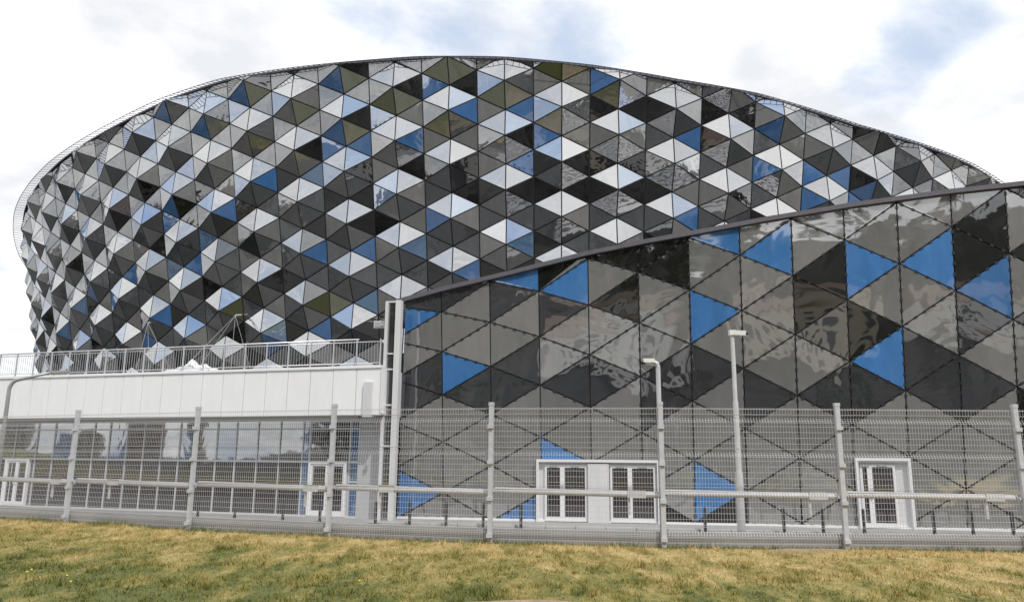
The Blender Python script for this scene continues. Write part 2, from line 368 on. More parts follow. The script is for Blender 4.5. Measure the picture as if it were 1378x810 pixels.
# ------------------------------------------------------------------ court paving, footway, road
V = []; F = []
Lx = np.arange(-70, 60, 2.0)
for x in Lx: V += [(x, fence_y(x)+1.55, ZP+.004), (x, 46, ZP+.004)]
for i in range(len(Lx)-1): F.append([2*i, 2*i+2, 2*i+3, 2*i+1])
tag(mesh_obj('court_pavement', V, F, M['asphalt']), kind='structure')
foot = [GB+gdir*14, GA, WA, WB+wdir*12]
mb = MB()
for (a, b, n) in ((foot[0], GA+gn*0-gdir*.6, gn), (WA-wdir*.3, foot[3], wn)):
    D = b-a; D = D/np.linalg.norm(D)
    f0, f1 = a+n*2.0, b+n*2.0
    for z0, z1, w0, w1, k in ((ZP-.05, ZP+.10, -.5, 2.0, 0),):
        c = (a+b)/2+n*(w0+w1)/2; c = np.array([c[0], c[1], (z0+z1)/2])
        mb.box(c, (np.linalg.norm(b-a)/2, (w1-w0)/2, (z1-z0)/2+ (.003 if n is wn else 0)), D, n, Zv)
fw = mb.build('footway', M['concrete']); tag(fw, kind='structure')
# kerb stones along the footway edge
kb = MB(); kb.box((0, 0, 0), (.49, .075, .08)); kmesh = None
for (a, b, n) in ((foot[0], GA-gdir*.6, gn), (WA-wdir*.3, foot[3], wn)):
    D = b-a; Lk = np.linalg.norm(D); D = D/Lk
    for i in range(int(Lk)):
        c = a+D*(i+.5)+n*2.08
        if kmesh is None:
            o = kb.build('kerb_stone', M['kerb'], fw); kmesh = o.data; o.matrix_parent_inverse = Matrix()
        else: o = link(bpy.data.objects.new('kerb_stone', kmesh), fw)
        o.location = (c[0], c[1], ZP+.045); o.rotation_euler.z = math.atan2(D[1], D[0])
V = [(-300, -19, .03), (300, -19, .03), (300, -10, .03), (-300, -10, .03)]
tag(mesh_obj('road', V, [[0, 1, 2, 3]], M['road']), kind='structure')

# ================================================================== ARENA HALL (elliptical drum)
EA, EB, EPH, EGA, EW, EU0, ECD = 66.898, 53.521, -.149, .020, 2.213, 23.978, 109.713
LEAN, ROWS, Z0 = .22, 2.06, 22.03
ecx, ecy = ECD*math.sin(EGA), ECD*math.cos(EGA)
th = np.linspace(0, 2*np.pi, 7201)[:-1]
eX = ecx+EA*np.cos(th)*math.cos(EPH)-EB*np.sin(th)*math.sin(EPH); eY = ecy+EA*np.cos(th)*math.sin(EPH)+EB*np.sin(th)*math.cos(EPH)
gx, gy = np.gradient(eX), np.gradient(eY); gl = np.hypot(gx, gy); eNX, eNY = gy/gl, -gx/gl
i0 = int(np.argmin(np.arctan2(eX, eY))); kk = (np.arange(7200)+i0) % 7200
eX, eY, eNX, eNY = eX[kk], eY[kk], eNX[kk], eNY[kk]
eS = np.r_[0, np.cumsum(np.hypot(np.diff(eX), np.diff(eY)))]; eTot = eS[-1]+math.hypot(eX[0]-eX[-1], eY[0]-eY[-1])
def plan(n):
    u = (EU0+n*EW) % eTot
    return np.array([np.interp(u, eS, eX), np.interp(u, eS, eY)]), np.array([np.interp(u, eS, eNX), np.interp(u, eS, eNY)])
_rn = np.array([-60, -17, -14, -11, -9, -6, -3, 0, 2, 5, 8, 12, 16, 19, 22, 25, 28, 30, 32, 34, 36, 38, 40, 44, 50, 60, 90])
_rz = np.array([24.5, 25.2, 26.1, 27.3, 28.2, 29.2, 30.2, 31.0, 31.5, 32.3, 32.75, 32.6, 32.4, 32.0, 31.3, 30.4, 29.7, 28.95, 28.2, 27.75, 27.35, 26.85, 26.1, 25, 24, 23.5, 24.5])
def rim_z(n): return float(np.interp(n, _rn, _rz))
cb, sb = 1/math.hypot(1, LEAN), LEAN/math.hypot(1, LEAN)
def drum(n, z, out=0.0):
    P, Nn = plan(n); h = 31-z
    t = min(1, max(0, (5-n)/15)); t = t*t*(3-2*t)              # the drum swells towards its left end
    o = LEAN*h-1.1*t
    p = np.array([P[0]-Nn[0]*o, P[1]-Nn[1]*o, z])
    return p+out*np.array([Nn[0]*cb, Nn[1]*cb, -sb])
APEX = .64
def node(n, k):
    odd = n % 2; z = Z0+ROWS*(k+(0 if odd else .5)); ap = 0
    if odd: ap = 1 if ((n % 4 == 1 and k % 2 == 1) or (n % 4 == 3 and k % 2 == 0)) else 0
    return np.array([n, z, ap*APEX], float)
hall = empty('arena_hall', (ecx, ecy, ZP), 'huge faceted drum-shaped arena hall clad in grey, dark and blue glass triangles', 'arena')
blue_px = [(321,131),(222,147),(204,187),(199,208),(132,219),(275,182),(231,246),(258,235),(279,265),(106,272),(175,288),(218,282),(329,253),(112,309),(42,310),(164,182),
 (439,105),(581,118),(658,113),(627,147),(375,147),(451,184),(484,198),(553,190),(359,249),(446,240),(584,291),(733,147),(731,180),(706,217),(812,108),(850,124),(932,185),(1028,224),(1011,129),(927,298),(702,306),
 (1044,145),(1042,177),(1033,227),(1102,265),(1139,240),(1163,262),(228,418),(257,444),(299,405),(120,458),(119,399),(202,463),(263,347),(212,283),(430,344),(492,341),(497,408),(439,444),(375,469)]
dark_px = [(481,98),(549,118),(417,172),(478,160),(481,230),(565,224),(584,221),(616,227),(629,221),(430,304),(484,265),(350,115),(741,95),(808,142),(855,110),(855,142),(890,140),(966,134),(959,153),(1008,160),(699,182),(738,214),(779,214),(815,221),(857,221),(702,256),(853,256),(808,259),(889,253),(1004,259),
 (1136,160),(1168,176),(1193,188),(1164,240),(1219,249),(1254,249),(1222,192),(312,235),(305,300),(258,275),(340,180),(418,320),(250,330),(330,330),(70,330),(95,345),(150,360),(75,420),(160,300),(210,330),(395,380),(415,385),(345,400),(300,345),(205,250),(330,290)]
tris = []
for n in range(-17, 48):
    for k in range(-9, 7):
        if n % 2:
            T = [(n, k), (n+1, k), (n, k+1)], [(n+1, k), (n+1, k+1), (n, k+1)]
        else:
            T = [(n, k), (n+1, k+1), (n, k+1)], [(n, k), (n+1, k), (n+1, k+1)]
        tris += [[node(*c) for c in t] for t in T]
def to3(v): return drum(v[0], v[1], v[2])
polys = []
for t in tris:
    # clip along the sloping rim
    q = clip(t, lambda v: rim_z(v[0])-v[1])
    if q is None: continue
    P3 = [to3(v) for v in q]
    c = sum(P3)/len(P3); px = proj(c)
    # panel order must face outwards
    nn = np.cross(P3[1]-P3[0], P3[2]-P3[0]); o2 = np.array([c[0]-ecx, c[1]-ecy, 0])
    if nn@o2 < 0: P3 = P3[::-1]; nn = -nn
    ctr = t[0]*0+sum(t)/3; pc = proj(to3(ctr))
    ar = .5*np.linalg.norm(nn); vd = c-EYE; dist = np.linalg.norm(vd)
    vis = max(0, -(nn/np.linalg.norm(nn))@vd/dist)*ar/dist**2
    inview = 0 < px[0] < 1378 and 60 < px[1] < 470
    if inview and px[0] > 520:        # hidden behind the wing?
        yc = np.interp(px[0], (539, 690, 789, 873, 1030, 1148, 1277, 1378), (400, 364, 338, 321, 292, 272, 255, 245))
        if px[1] > yc: inview = False
    polys.append(dict(P=P3, px=pc, vis=vis if inview else 0.0, mat=None, up=sum(v[2] for v in t) > 0, apz=max(t, key=lambda v: v[2])[1], cz=ctr[1]))
cen = np.array([p['px'] for p in polys]); ok = np.array([p['vis'] > 0 for p in polys])
for lst, m, mxd in ((dark_px, 'dark', 14), (blue_px, 'blue', 14)):
    for x, y in lst:
        d = np.hypot(cen[:, 0]-x, cen[:, 1]-y)+np.where(ok, 0, 1e4); i = int(np.argmin(d))
        if d[i] < mxd: polys[i]['mat'] = m
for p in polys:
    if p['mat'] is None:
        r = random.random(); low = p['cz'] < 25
        if p['up'] and p['cz'] > p['apz']: p['mat'] = 'grey' if r < .70 else 'olive' if r < .86 else 'paleblue'  # upward facets take the bright mirror copies
        elif p['up'] and p['cz'] < p['apz']-.6: p['mat'] = 'low' if r < (.35 if low else .55) else 'lowdark'  # downward facets take the shaded copies, darker ones more often low down
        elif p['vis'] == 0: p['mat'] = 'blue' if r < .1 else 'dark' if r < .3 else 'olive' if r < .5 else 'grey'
        else: p['mat'] = 'dark' if r < (.22 if low else .06) else 'flatdark' if r < (.55 if low else .26) else 'flat' if r < .90 else 'paleblue' if r < .96 else 'blue'  # flat and side facets take dimmed copies, darker towards the bottom
order = sorted(range(len(polys)), key=lambda i: -polys[i]['vis']); top300 = set(order[:300])
KEYS = ['grey', 'olive', 'dark', 'blue', 'low', 'lowdark', 'flat', 'flatdark', 'paleblue']
rest = MB()
for i, p in enumerate(polys):
    q, n = inset(p['P'], .048)
    if q is None: continue
    Vp, Fp = prism(list(q), n, .05, .010)
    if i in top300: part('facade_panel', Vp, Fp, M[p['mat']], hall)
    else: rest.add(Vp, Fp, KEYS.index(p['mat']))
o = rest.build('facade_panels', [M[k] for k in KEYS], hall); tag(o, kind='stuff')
bk = MB()
for p in polys:
    P = p['P']; n = np.cross(P[1]-P[0], P[2]-P[0]); n = n/np.linalg.norm(n)
    bk.add([v-n*.04 for v in P], [list(range(len(P)))])
bk.build('sub_frame', M['seal'], hall)
# inner shell (all the way round) and roof
mb = MB(); ns = np.linspace(0, eTot/EW, 121)[:-1]
Vs = []
for n in ns:
    P, Nn = plan(n); zr = rim_z(n if n < 75 else n-eTot/EW)
    for z in (ZP, zr-.1):
        h = 31-z; Vs.append((P[0]-Nn[0]*(LEAN*h+.9), P[1]-Nn[1]*(LEAN*h+.9), z))
m_ = len(ns); mb.add(Vs, [[2*i, 2*((i+1) % m_), 2*((i+1) % m_)+1, 2*i+1] for i in range(m_)])
mb.build('inner_shell', M['hub'], hall)
Vs = []; rings = 5
for r in range(rings+1):
    f_ = 1-r/rings
    for n in ns:
        P, Nn = plan(n); zr = rim_z(n if n < 75 else n-eTot/EW); h = 31-zr
        p = P-Nn*(LEAN*h-.05); zc = 29.5
        Vs.append((ecx+(p[0]-ecx)*f_, ecy+(p[1]-ecy)*f_, zr*f_+zc*(1-f_)+.9*math.sin(math.pi/2*(1-f_))))
part('roof', Vs, [[r*m_+i, r*m_+(i+1) % m_, (r+1)*m_+(i+1) % m_, (r+1)*m_+i] for r in range(rings) for i in range(m_)], M['membrane'], hall)
# rim: flashing, gutter strip, outrigger rods and outer wire
fl = MB(); rods = MB(); ringp = []
nn_ = np.arange(-17, 47.9, .5); Vf = []
for n in nn_:
    z = rim_z(n); a = drum(n, z, .06); P, Nn = plan(n); N3 = np.array([Nn[0], Nn[1], 0])
    b = a+N3*.10+Zv*.0; c = b+Zv*.16; d = a-N3*.5+Zv*.16
    Vf += [a, b, c, d]
for i in range(len(nn_)-1):
    for k in range(3): fl.F.append([4*i+k, 4*i+4+k, 4*i+5+k, 4*i+1+k])
fl.V = [tuple(v) for v in Vf]; fl.mi = [0]*len(fl.F)
gut = fl.build('rim_flashing', M['rim'], hall)
for n in np.arange(-17, 47.9, .21):
    P, Nn = plan(n); N3 = np.array([Nn[0], Nn[1], 0]); a = drum(n, rim_z(n), .1)+Zv*.10
    ln = float(np.interp(n, (4, 14), (.95, .5))); e = a+N3*ln-Zv*.32*ln
    rods.bar(a, e, .035, .05); ringp.append(e)
tag(rods.build('rim_rods', M['rim'], hall), kind='stuff')
mb = MB(); mb.tube(ringp[::2], .03, 5); mb.build('rim_wire', M['rim'], hall)

# ================================================================== GLASS WING
wing = empty('glass_wing', (WA+WB)/2+Zv*ZP, 'flat glass entrance wing of large grey and blue triangles with sloping mauve coping', 'building')
# surveyed joints of the triangle lattice: (column, row, x, y)
SV = [(0,0,538.8,703),(0,1,538.8,629.5),(0,3,538.6,510),(0,4,538.3,458),(0,5,538,407),(1,.5,598.6,661.6),(1,1.5,595.5,590.7),(1,2.5,594,530),(1,3.5,593,474.3),(1,4.5,593,422),
 (2,1,657,622),(2,0,660,703),(2,3,653,495),(2,4,652,438),(3,.5,720,656.5),(3,1.5,718.7,587),(3,2.5,718,520),(3,3.5,716.5,456.8),(3,4.5,715.5,395.7),(4,1,792,616.7),(4,2,790.7,547.5),(4,3,789.5,479.2),(4,4,788.5,413.4),(4,5,787.5,346),
 (5,1.5,862.6,580),(5,2.5,861,505),(5,3.5,859,435),(5,4.5,858,365),(6,0,937.5,706.6),(6,1,937,620),(6,2,934.6,540.5),(6,3,931,464.8),(6,4,929.5,390),(6,5,928.5,318.7),(7,.5,1007.5,660),(7,1.5,1006.5,577),(7,2.5,1005.5,495.5),(7,3.5,1001,417.6),(7,4.5,999.5,341),
 (8,0,1083,706.6),(8,1,1081.6,616.7),(8,2,1077,532),(8,3,1074.5,450),(8,4,1072.5,369),(8,5,1070.5,294),(9,2.5,1151.5,485),(9,3.5,1145,402),(9,4.5,1142,321.9),(10,1,1224.6,613),(10,2,1219,525),(10,3,1214,439.7),(10,4,1211.5,354),(10,5,1208,273.7),
 (11,.5,1299,656),(11,1.5,1297,570.7),(11,2.5,1291,479.5),(11,3.5,1284,391),(11,4.5,1281,304),(12,1,1368,608),(12,2,1363,520),(12,3,1356,429.5),(12,4,1351,342.8),(12,5,1348,256)]
SVa = np.array([(j, k) for j, k, _, _ in SV]); SP = np.array([on_wing(x, y) for _, _, x, y in SV])
su = (SP-WA)@wdir; sz = SP[:, 2]
def basis(j, k): return np.array([np.ones_like(j), j, k, j*k, j*j, k*k, j*j*k, j*k*k]).T
Bm = basis(SVa[:, 0], SVa[:, 1]); cu = np.linalg.lstsq(Bm[:, [0, 1, 2, 3, 4]], su, rcond=None)[0]; cz = np.linalg.lstsq(Bm, sz, rcond=None)[0]
def wnode(j, k):
    jj = min(j, 12.0); kx = np.array([[j, k]], float); b = basis(kx[:, 0], kx[:, 1])
    u = float((b[:, [0, 1, 2, 3, 4]]@cu)[0]); b2 = basis(np.array([jj]), np.array([float(k)]))
    z = float((b2@cz)[0])
    if j > 12: b3 = basis(np.array([11.0]), np.array([float(k)])); z += (z-float((b3@cz)[0]))*(j-12)*.6
    return np.array([u, z])
cop_px = [(530,409.5),(539,407),(600,390.5),(690,369),(789,344),(873,327),(937,315.5),(1030,298),(1148,278.5),(1277,261),(1378,250),(1500,240),(1640,231)]
copP = [on_wing(x, y) for x, y in cop_px]; cop_u = np.array([(p-WA)@wdir for p in copP]); cop_z = np.array([p[2] for p in copP])
u0w = float((on_wing(538.5, 600)-WA)@wdir)
base_z = ZP+.14
def w3(v, o=0.0): return WA+wdir*v[0]+Zv*v[1]+wn*o
wblue = [(699,381),(760,381),(969,319),(1049,327),(959,429),(1171,362),(1258,349),(1332,388),(1195,471),(562,434),(619,502),(738,601),(559,663),(707,687),(959,653)]
wdark = [(751,359),(824,346),(902,359),(889,340),(834,394),(1122,364),(1095,407),(1164,415),(1326,301),(1304,346),(1367,378),(1373,433)]
wmid = [(744,420),(963,484),(699,478),(1328,445),(1116,465),(571,408),(623,405),(565,498),(622,533),(561,527),(687,511),(631,525),(763,518),(755,525),(830,520),(894,518),(970,511),(1040,520),(1110,510),(1180,525),(1260,520),(1330,500),(1245,465),(690,400),(660,530),(905,545),(1010,540)]  # panels set darker, many standing in for dark swirling reflections
wlight = [(694,649),(631,653),(1107,663),(1031,691),(565,473),(630,455),(740,465),(770,440),(850,460),(690,440)]
WT = []
for j in range(0, 17):
    for k in range(-1, 7):
        if j % 2 == 0: T = [[(j, k), (j+1, k+.5), (j, k+1)], [(j+1, k+.5), (j+1, k+1.5), (j, k+1)]]
        else: T = [[(j, k+.5), (j+1, k), (j+1, k+1)], [(j, k+.5), (j+1, k+1), (j, k+1.5)]]
        for t in T:
            t = [wnode(*c) for c in t]; c0 = sum(t)/3
            q = clip(t, lambda v: float(np.interp(v[0], cop_u, cop_z))-v[1])
            if q: q = clip(q, lambda v: v[1]-base_z)
            if q: q = clip(q, lambda v: v[0]-u0w)
            if q: WT.append(dict(q=q, c=proj(w3(c0)), m='wgrey', cq=proj(w3(sum(q)/len(q)))))
cen = np.array([p['cq'] for p in WT])
for lst, m in ((wmid, 'wmid'), (wlight, 'wlight'), (wdark, 'wdark'), (wblue, 'wblue')):
    for x, y in lst:
        i = int(np.argmin(np.hypot(cen[:, 0]-x, cen[:, 1]-y))); WT[i]['m'] = m
for p in WT:
    if p['cq'][0] > 1385: p['m'] = random.choice(['wgrey', 'wgrey', 'wgrey', 'wdark', 'wblue' if p['cq'][0] > 1460 else 'wgrey', 'wmid'])
bk = MB(); cl = MB()
for p in WT:
    P3 = [w3(v) for v in p['q']]
    n = np.cross(P3[1]-P3[0], P3[2]-P3[0])
    if n@wn < 0: P3 = P3[::-1]
    bk.add([v-wn*.045 for v in P3], [list(range(len(P3)))])
    q, n = inset(P3, .022)
    if q is None: continue
    Vp, Fp = prism(list(q), n, .03, .006); part('facade_panel', Vp, Fp, M[p['m']], wing)
    for i in range(len(P3)):
        a, b = P3[i], P3[(i+1) % len(P3)]; d = b-a; L = np.linalg.norm(d)
        if L < .5 or (abs(d[0]) < .3 and random.random() < .0): continue
        if (d@wdir) < -1e-3 or (abs(d@wdir) <= .12*L and d[2] < 0): continue
        X = d/L; nC = max(2, int(L/.36))
        for c in range(nC): cl.box(a+d*(c+.5)/nC+wn*.012, (.055, .038, .014), X, np.cross(wn, X), wn)
bk.build('sub_frame', M['seal'], wing); tag(cl.build('joint_clamps', M['clamp'], wing), kind='stuff')
# coping, plinth, roof with standing seams
mb = MB(); Vc = []
for p in copP:
    a = p+wn*.16-Zv*.03; Vc += [a, a+Zv*.165, a-wn*.5+Zv*.165, a-wn*.5]
for i in range(len(copP)-1):
    for k in range(4): mb.F.append([4*i+k, 4*i+4+k, 4*i+4+(k+1) % 4, 4*i+(k+1) % 4])
mb.V = [tuple(v) for v in Vc]; mb.mi = [0]*len(mb.F); mb.build('coping', M['coping'], wing)
mb = MB(); uL = u0w; uR = float(cop_u[-1])
mb.box(w3(np.array([(uL+uR)/2, base_z-.03]), .05), ((uR-uL)/2, .07, .06), wdir, wn, Zv); mb.build('plinth_strip', M['white'], wing)
Vr = []
for p in copP: Vr += [p-wn*.3+Zv*.02, p-wn*21+Zv*.35]
part('roof', Vr, [[2*i, 2*i+2, 2*i+3, 2*i+1] for i in range(len(copP)-1)], M['roofing'], wing)
sm = MB()
for d in np.arange(.9, 20.5, .62):
    for i in range(len(copP)-1):
        a = copP[i]-wn*d+Zv*(.02+.33*d/20.7+.04); b = copP[i+1]-wn*d+Zv*(.02+.33*d/20.7+.04); sm.bar(a, b, .10, .09)
tag(sm.build('roof_seams', M['seam'], wing), kind='stuff')
mb = MB(); p = copP[0]
mb.add([WA+wdir*u0w-wn*.3+Zv*ZP, WA+wdir*u0w-wn*20+Zv*ZP, WA+wdir*u0w-wn*20+Zv*(p[2]), WA+wdir*u0w-wn*.3+Zv*(p[2]-.05)], [[0, 1, 2, 3]]); mb.build('side_wall', M['offwhite'], wing)
# corner column: two white posts with narrow dark glass and rungs between
CO = 1.1                       # the column stands proud of the facade, flush with the terrace fascia
uu = [float((on_wing(x, 560, CO)-WA)@wdir) for x in (514.0, 518.0, 528.5, 536)]
zt = on_wing(532, 405, CO)[2]
def wbox(name, u0, u1, z0, z1, o0, o1, m, parent):
    b = MB(); b.box(w3(np.array([(u0+u1)/2, (z0+z1)/2]), (o0+o1)/2), ((u1-u0)/2, (o1-o0)/2, (z1-z0)/2), wdir, wn, Zv); return b.build(name, m, parent)
wbox('corner_post', uu[2], uu[3], ZP+.1, zt, CO-.12, CO+.16, M['offwhite'], wing)
wbox('corner_post', uu[0], uu[1], ZP+.1, zt-.02, CO-.12, CO+.12, M['offwhite'], wing)
zs = [ZP+.1]+[on_wing(523, y, CO)[2] for y in (655, 600, 545, 497, 476)]+[zt-.04]
for a, b in zip(zs[:-1], zs[1:]):
    wbox('corner_pane', uu[1]+.01, uu[2]-.01, a+.03, b-.03, CO-.04, CO, M['wmid'], wing)
    wbox('rung', uu[1], uu[2], b-.028, b+.028, CO-.06, CO+.06, M['offwhite'], wing)
    wbox('tie_bracket', uu[0]+.01, uu[1]-.01, b-.05, b+.05, -.05, CO-.12, M['offwhite'], wing)
# doors -----------------------------------------------------------
def door_set(x0, x1, y0, y1, leaves, parent, name='door'):
    """leaves: list of (xa, xb, handle side); builds frame, leaf frames, panes, handles proud of the facade"""
    A = on_wing(x0, y1, .12); Bp = on_wing(x1, y0, .12); ua, ub = (A-WA)@wdir, (Bp-WA)@wdir; zb, ztp = ZP+.10, Bp[2]
    b = MB(); t = .085
    for (a, c, z0, z1) in ((ua, ua+t, zb, ztp), (ub-t, ub, zb, ztp), (ua+t, ub-t, ztp-t*1.1, ztp)):
        b.box(w3(np.array([(a+c)/2, (z0+z1)/2]), .10), ((c-a)/2, .12, (z1-z0)/2), wdir, wn, Zv)
    fr = b.build('door_frame', M['frame'], parent)
    wbox('recess', ua+t, ub-t, zb, ztp-t*1.1, .0, .03, M['offwhite'], fr)
    for (xa, xb, hs) in leaves:
        a = (on_wing(xa, y1, .1)-WA)@wdir; c = (on_wing(xb, y1, .1)-WA)@wdir; z1 = ztp-t*1.1-.12; e = .08
        lf = MB()
        for (p, q, r, s) in ((a, a+e, zb+.02, z1), (c-e, c, zb+.02, z1), (a+e, c-e, zb+.02, zb+.18), (a+e, c-e, z1-e, z1)):
            lf.box(w3(np.array([(p+q)/2, (r+s)/2]), .07), ((q-p)/2, .035, (s-r)/2), wdir, wn, Zv)
        lo = lf.build('door', M['frame'], parent)
        wbox('pane', a+e, c-e, zb+.18, z1-e, .045, .06, M['panelow'], lo)
        h = a+e/2 if hs < 0 else c-e/2; hb = MB(); P0 = w3(np.array([h, zb+1.0]), .105)
        hb.tube([P0, P0+wn*.07, P0+wn*.07+Zv*.34], .018, 6); hb.build('handle', M['galv'], lo)
        wbox('closer', (a+c)/2-.14, (a+c)/2+.14, z1-.07, z1-.01, .105, .15, M['lampgrey'], lo)
        wbox('threshold', a, c, zb-.02, zb+.018, .03, .20, M['bollard'], lo)
    return fr
door_set(722, 887, 619, 707, [(733, 757, 1), (757, 791, -1), (822, 849, 1), (849, 884, -1)], wing)
ua, ub = (on_wing(791.5, 660)-WA)@wdir, (on_wing(820, 660)-WA)@wdir
wbox('door_pier', ua, ub, ZP+.1, on_wing(800, 624)[2], .03, .19, M['offwhite'], wing)
door_set(1157, 1224, 616.5, 708, [(1163, 1176, 1), (1176, 1211, -1)], wing)
mb = MB()

# ================================================================== TERRACE BUILDING (left)
terr = empty('terrace_building', (GA+GB)/2+Zv*ZP, 'low white pavilion with ribbon glazing and a terrace on its roof', 'building')
def on_glz(x, y, o=0.0): return hit_plane(x, y, GA+gn*o, gn)
def g3(u, z, o=0.0): return GA+gdir*u+Zv*z+gn*o
def gu(x, y, o=0.0): return float((on_glz(x, y, o)-GA)@gdir)
OV = 1.15
ftop = on_glz(400, 494.5, OV)[2]; fbot = on_glz(400, 559.0, OV)[2]; zhead = on_glz(400, 566)[2]; ztr2 = on_glz(400, 577)[2]; ztr = on_glz(400, 620.5)[2]; zsill = ZP+.16
uend = gu(519, 600); uL = gu(-190, 600)
def gbox(name, u0, u1, z0, z1, o0, o1, m, parent):
    b = MB(); b.box(g3((u0+u1)/2, (z0+z1)/2, (o0+o1)/2), (abs(u1-u0)/2, abs(o1-o0)/2, abs(z1-z0)/2), gdir, gn, Zv); return b.build(name, m, parent)
gbox('floor_slab', uend-.0, uL, ftop-.45, ftop-.12, -22, OV-.06, M['bitumen'], terr)
gbox('interior_wall', uend+.1, uL, ZP, fbot-.1, -5.2, -5.0, M['interior'], terr)
gbox('soffit', uend-.1, uL, fbot+.03, fbot+.10, -.3, OV-.03, M['offwhite'], terr)
gbox('lintel', uend+1.2, uL, zhead, fbot+.03, -.12, .02, M['mullion'], terr)
# fascia panels
u = uend-.25; fw_ = .97
while u < uL:
    u2 = u+fw_; gbox('fascia_panel', u+.011, u2-.011, fbot, ftop-.10, OV-.03, OV+random.uniform(-.004, .004), M['white'], terr); u = u2
gbox('fascia_backing', uend-.25, uL, fbot+.02, ftop-.12, OV-.12, OV-.035, M['lampgrey'], terr)
gbox('cap_flashing', uend-.27, uL, ftop-.10, ftop, OV-.35, OV+.05, M['white'], terr)
gbox('end_panel', uend-.262, uend-.23, fbot, ftop-.1, -1, OV-.04, M['white'], terr)
# glazing
mx_ = [484,472,418,408,377,347,318,292,264,242,218,194,171,147,126,97,73,50,21,-6,-34,-62,-91,-120,-150,-180]
us = [gu(x, 600) for x in mx_]; bluecols = {0, 2, 6, 8, 12, 15}
for i, (a, b) in enumerate(zip(us[:-1], us[1:])):
    door = mx_[i] == 472
    for r, (z0, z1) in enumerate(((ztr2, zhead), (ztr, ztr2), (zsill, ztr))):
        if door and r == 2: continue
        m = 'pane' if r < 2 else 'panelow'
        if i in bluecols and (r == 1 or (i in (0, 2))): m = 'paneblue'
        gbox('pane', a+.02, b-.02, z0+.02, z1-.02, -.02, .004+random.uniform(-.002, .002), M[m], terr)
    gbox('mullion', b-.024, b+.024, zsill, zhead, -.05, .05, M['mullion'], terr)
gbox('mullion', us[0]-.03, us[0]+.03, zsill, zhead, -.05, .05, M['mullion'], terr)
for z in (ztr, ztr2, (zsill+ztr)/2+.25, zhead): gbox('transom', us[0], us[1] if z == (zsill+ztr)/2+.25 else us[-1], z-.03, z+.03, -.045, .042, M['mullion'], terr)
gbox('plinth', uend, uL, ZP, zsill, -.1, .08, M['offwhite'], terr)
# white end wall beside the column; its grey carries the soffit shade
gbox('end_wall', uend-.02, us[0]-.03, ZP+.05, fbot+.03, -.25, .10, M['endwall'], terr)
# seats seen dimly through the low panes
gbox('seat_row', us[3], uL, ZP+.1, ZP+.9, -2.0, -1.4, M['curtain'], terr)
# doors in the glazing
def gdoor(xa, xb):
    a, b = gu(xa, 640), gu(xb, 640); a, b = min(a, b), max(a, b); t = .08
    f = MB()
    for (p, q, r, s) in ((a, a+t, ZP+.12, ztr), (b-t, b, ZP+.12, ztr), (a+t, b-t, ztr-t, ztr)): f.box(g3((p+q)/2, (r+s)/2, .05), ((q-p)/2, .09, (s-r)/2), gdir, gn, Zv)
    fo = f.build('door_frame', M['frame'], terr); m = (a+b)/2
    for (p, q, s_) in ((a+t, m-.005, 1), (m+.005, b-t, -1)):
        lf = MB(); e = .085
        for (c, d, r, s) in ((p, p+e, ZP+.14, ztr-t), (q-e, q, ZP+.14, ztr-t), (p+e, q-e, ZP+.14, ZP+.32), (p+e, q-e, ztr-t-e, ztr-t)): lf.box(g3((c+d)/2, (r+s)/2, .05), ((d-c)/2, .05, (s-r)/2), gdir, gn, Zv)
        lo = lf.build('door', M['frame'], terr); gbox('pane', p+e, q-e, ZP+.32, ztr-t-e, .03, .045, M['panelow'], lo)
        hb = MB(); P0 = g3(q-e/2 if s_ > 0 else p+e/2, ZP+1.05, .1); hb.tube([P0, P0+gn*.06, P0+gn*.06+Zv*.2], .014, 6); hb.build('handle', M['galv'], lo)
gdoor(417, 468); gdoor(8, 40)
gbox('down_pipe_box', gu(517.5, 540)-.1, gu(510, 540), on_glz(512, 562, .6)[2], on_glz(512, 516, .6)[2], .95, OV+.12, M['offwhite'], terr)
# railing on the terrace edge
rl = empty('terrace_railing', g3(uend, ftop), 'thin steel baluster railing along the edge of the white terrace', 'railing')
RO = OV-.12; ra, rb = uend-.15, uL; rh = on_glz(350, 462.5, RO)[2]-ftop
b = MB(); b.tube([g3(ra+.9, ftop+rh, RO), g3(rb, ftop+rh, RO)], .03, 8); b.build('top_rail', M['steelrail'], rl, True)
b = MB(); b.tube([g3(ra, ftop+rh-.10, RO), g3(rb, ftop+rh-.10, RO)], .018, 6); b.build('mid_rail', M['steelrail'], rl, True)
b = MB(); b.tube([g3(ra, ftop+.10, RO), g3(rb, ftop+.10, RO)], .018, 6); b.build('low_rail', M['steelrail'], rl, True)
pb = MB(); pb.box((0, 0, (rh)/2), (.022, .03, rh/2)); pm = None
bb = MB(); bb.tube([(0, 0, .10), (0, 0, rh-.10)], .0085, 5); bm_ = None
inv = parent_world(rl).inverted(); nb = 0; u = ra
while u < rb:
    c = g3(u, ftop, RO)
    if pm is None: o = mesh_obj('post', pb.V, pb.F, M['steelrail'], rl); pm = o.data
    else: o = link(bpy.data.objects.new('post', pm), rl)
    o.matrix_parent_inverse = inv; o.location = tuple(c); o.rotation_euler.z = math.atan2(gdir[1], gdir[0])
    for k in range(1, 8):
        if nb >= 300 or u+k*.122 > rb: break
        c = g3(u+k*.122, ftop, RO); nb += 1
        if bm_ is None: o = mesh_obj('baluster', bb.V, bb.F, M['steelrail'], rl); bm_ = o.data
        else: o = link(bpy.data.objects.new('baluster', bm_), rl)
        o.matrix_parent_inverse = inv; o.location = tuple(c)
    u += .976
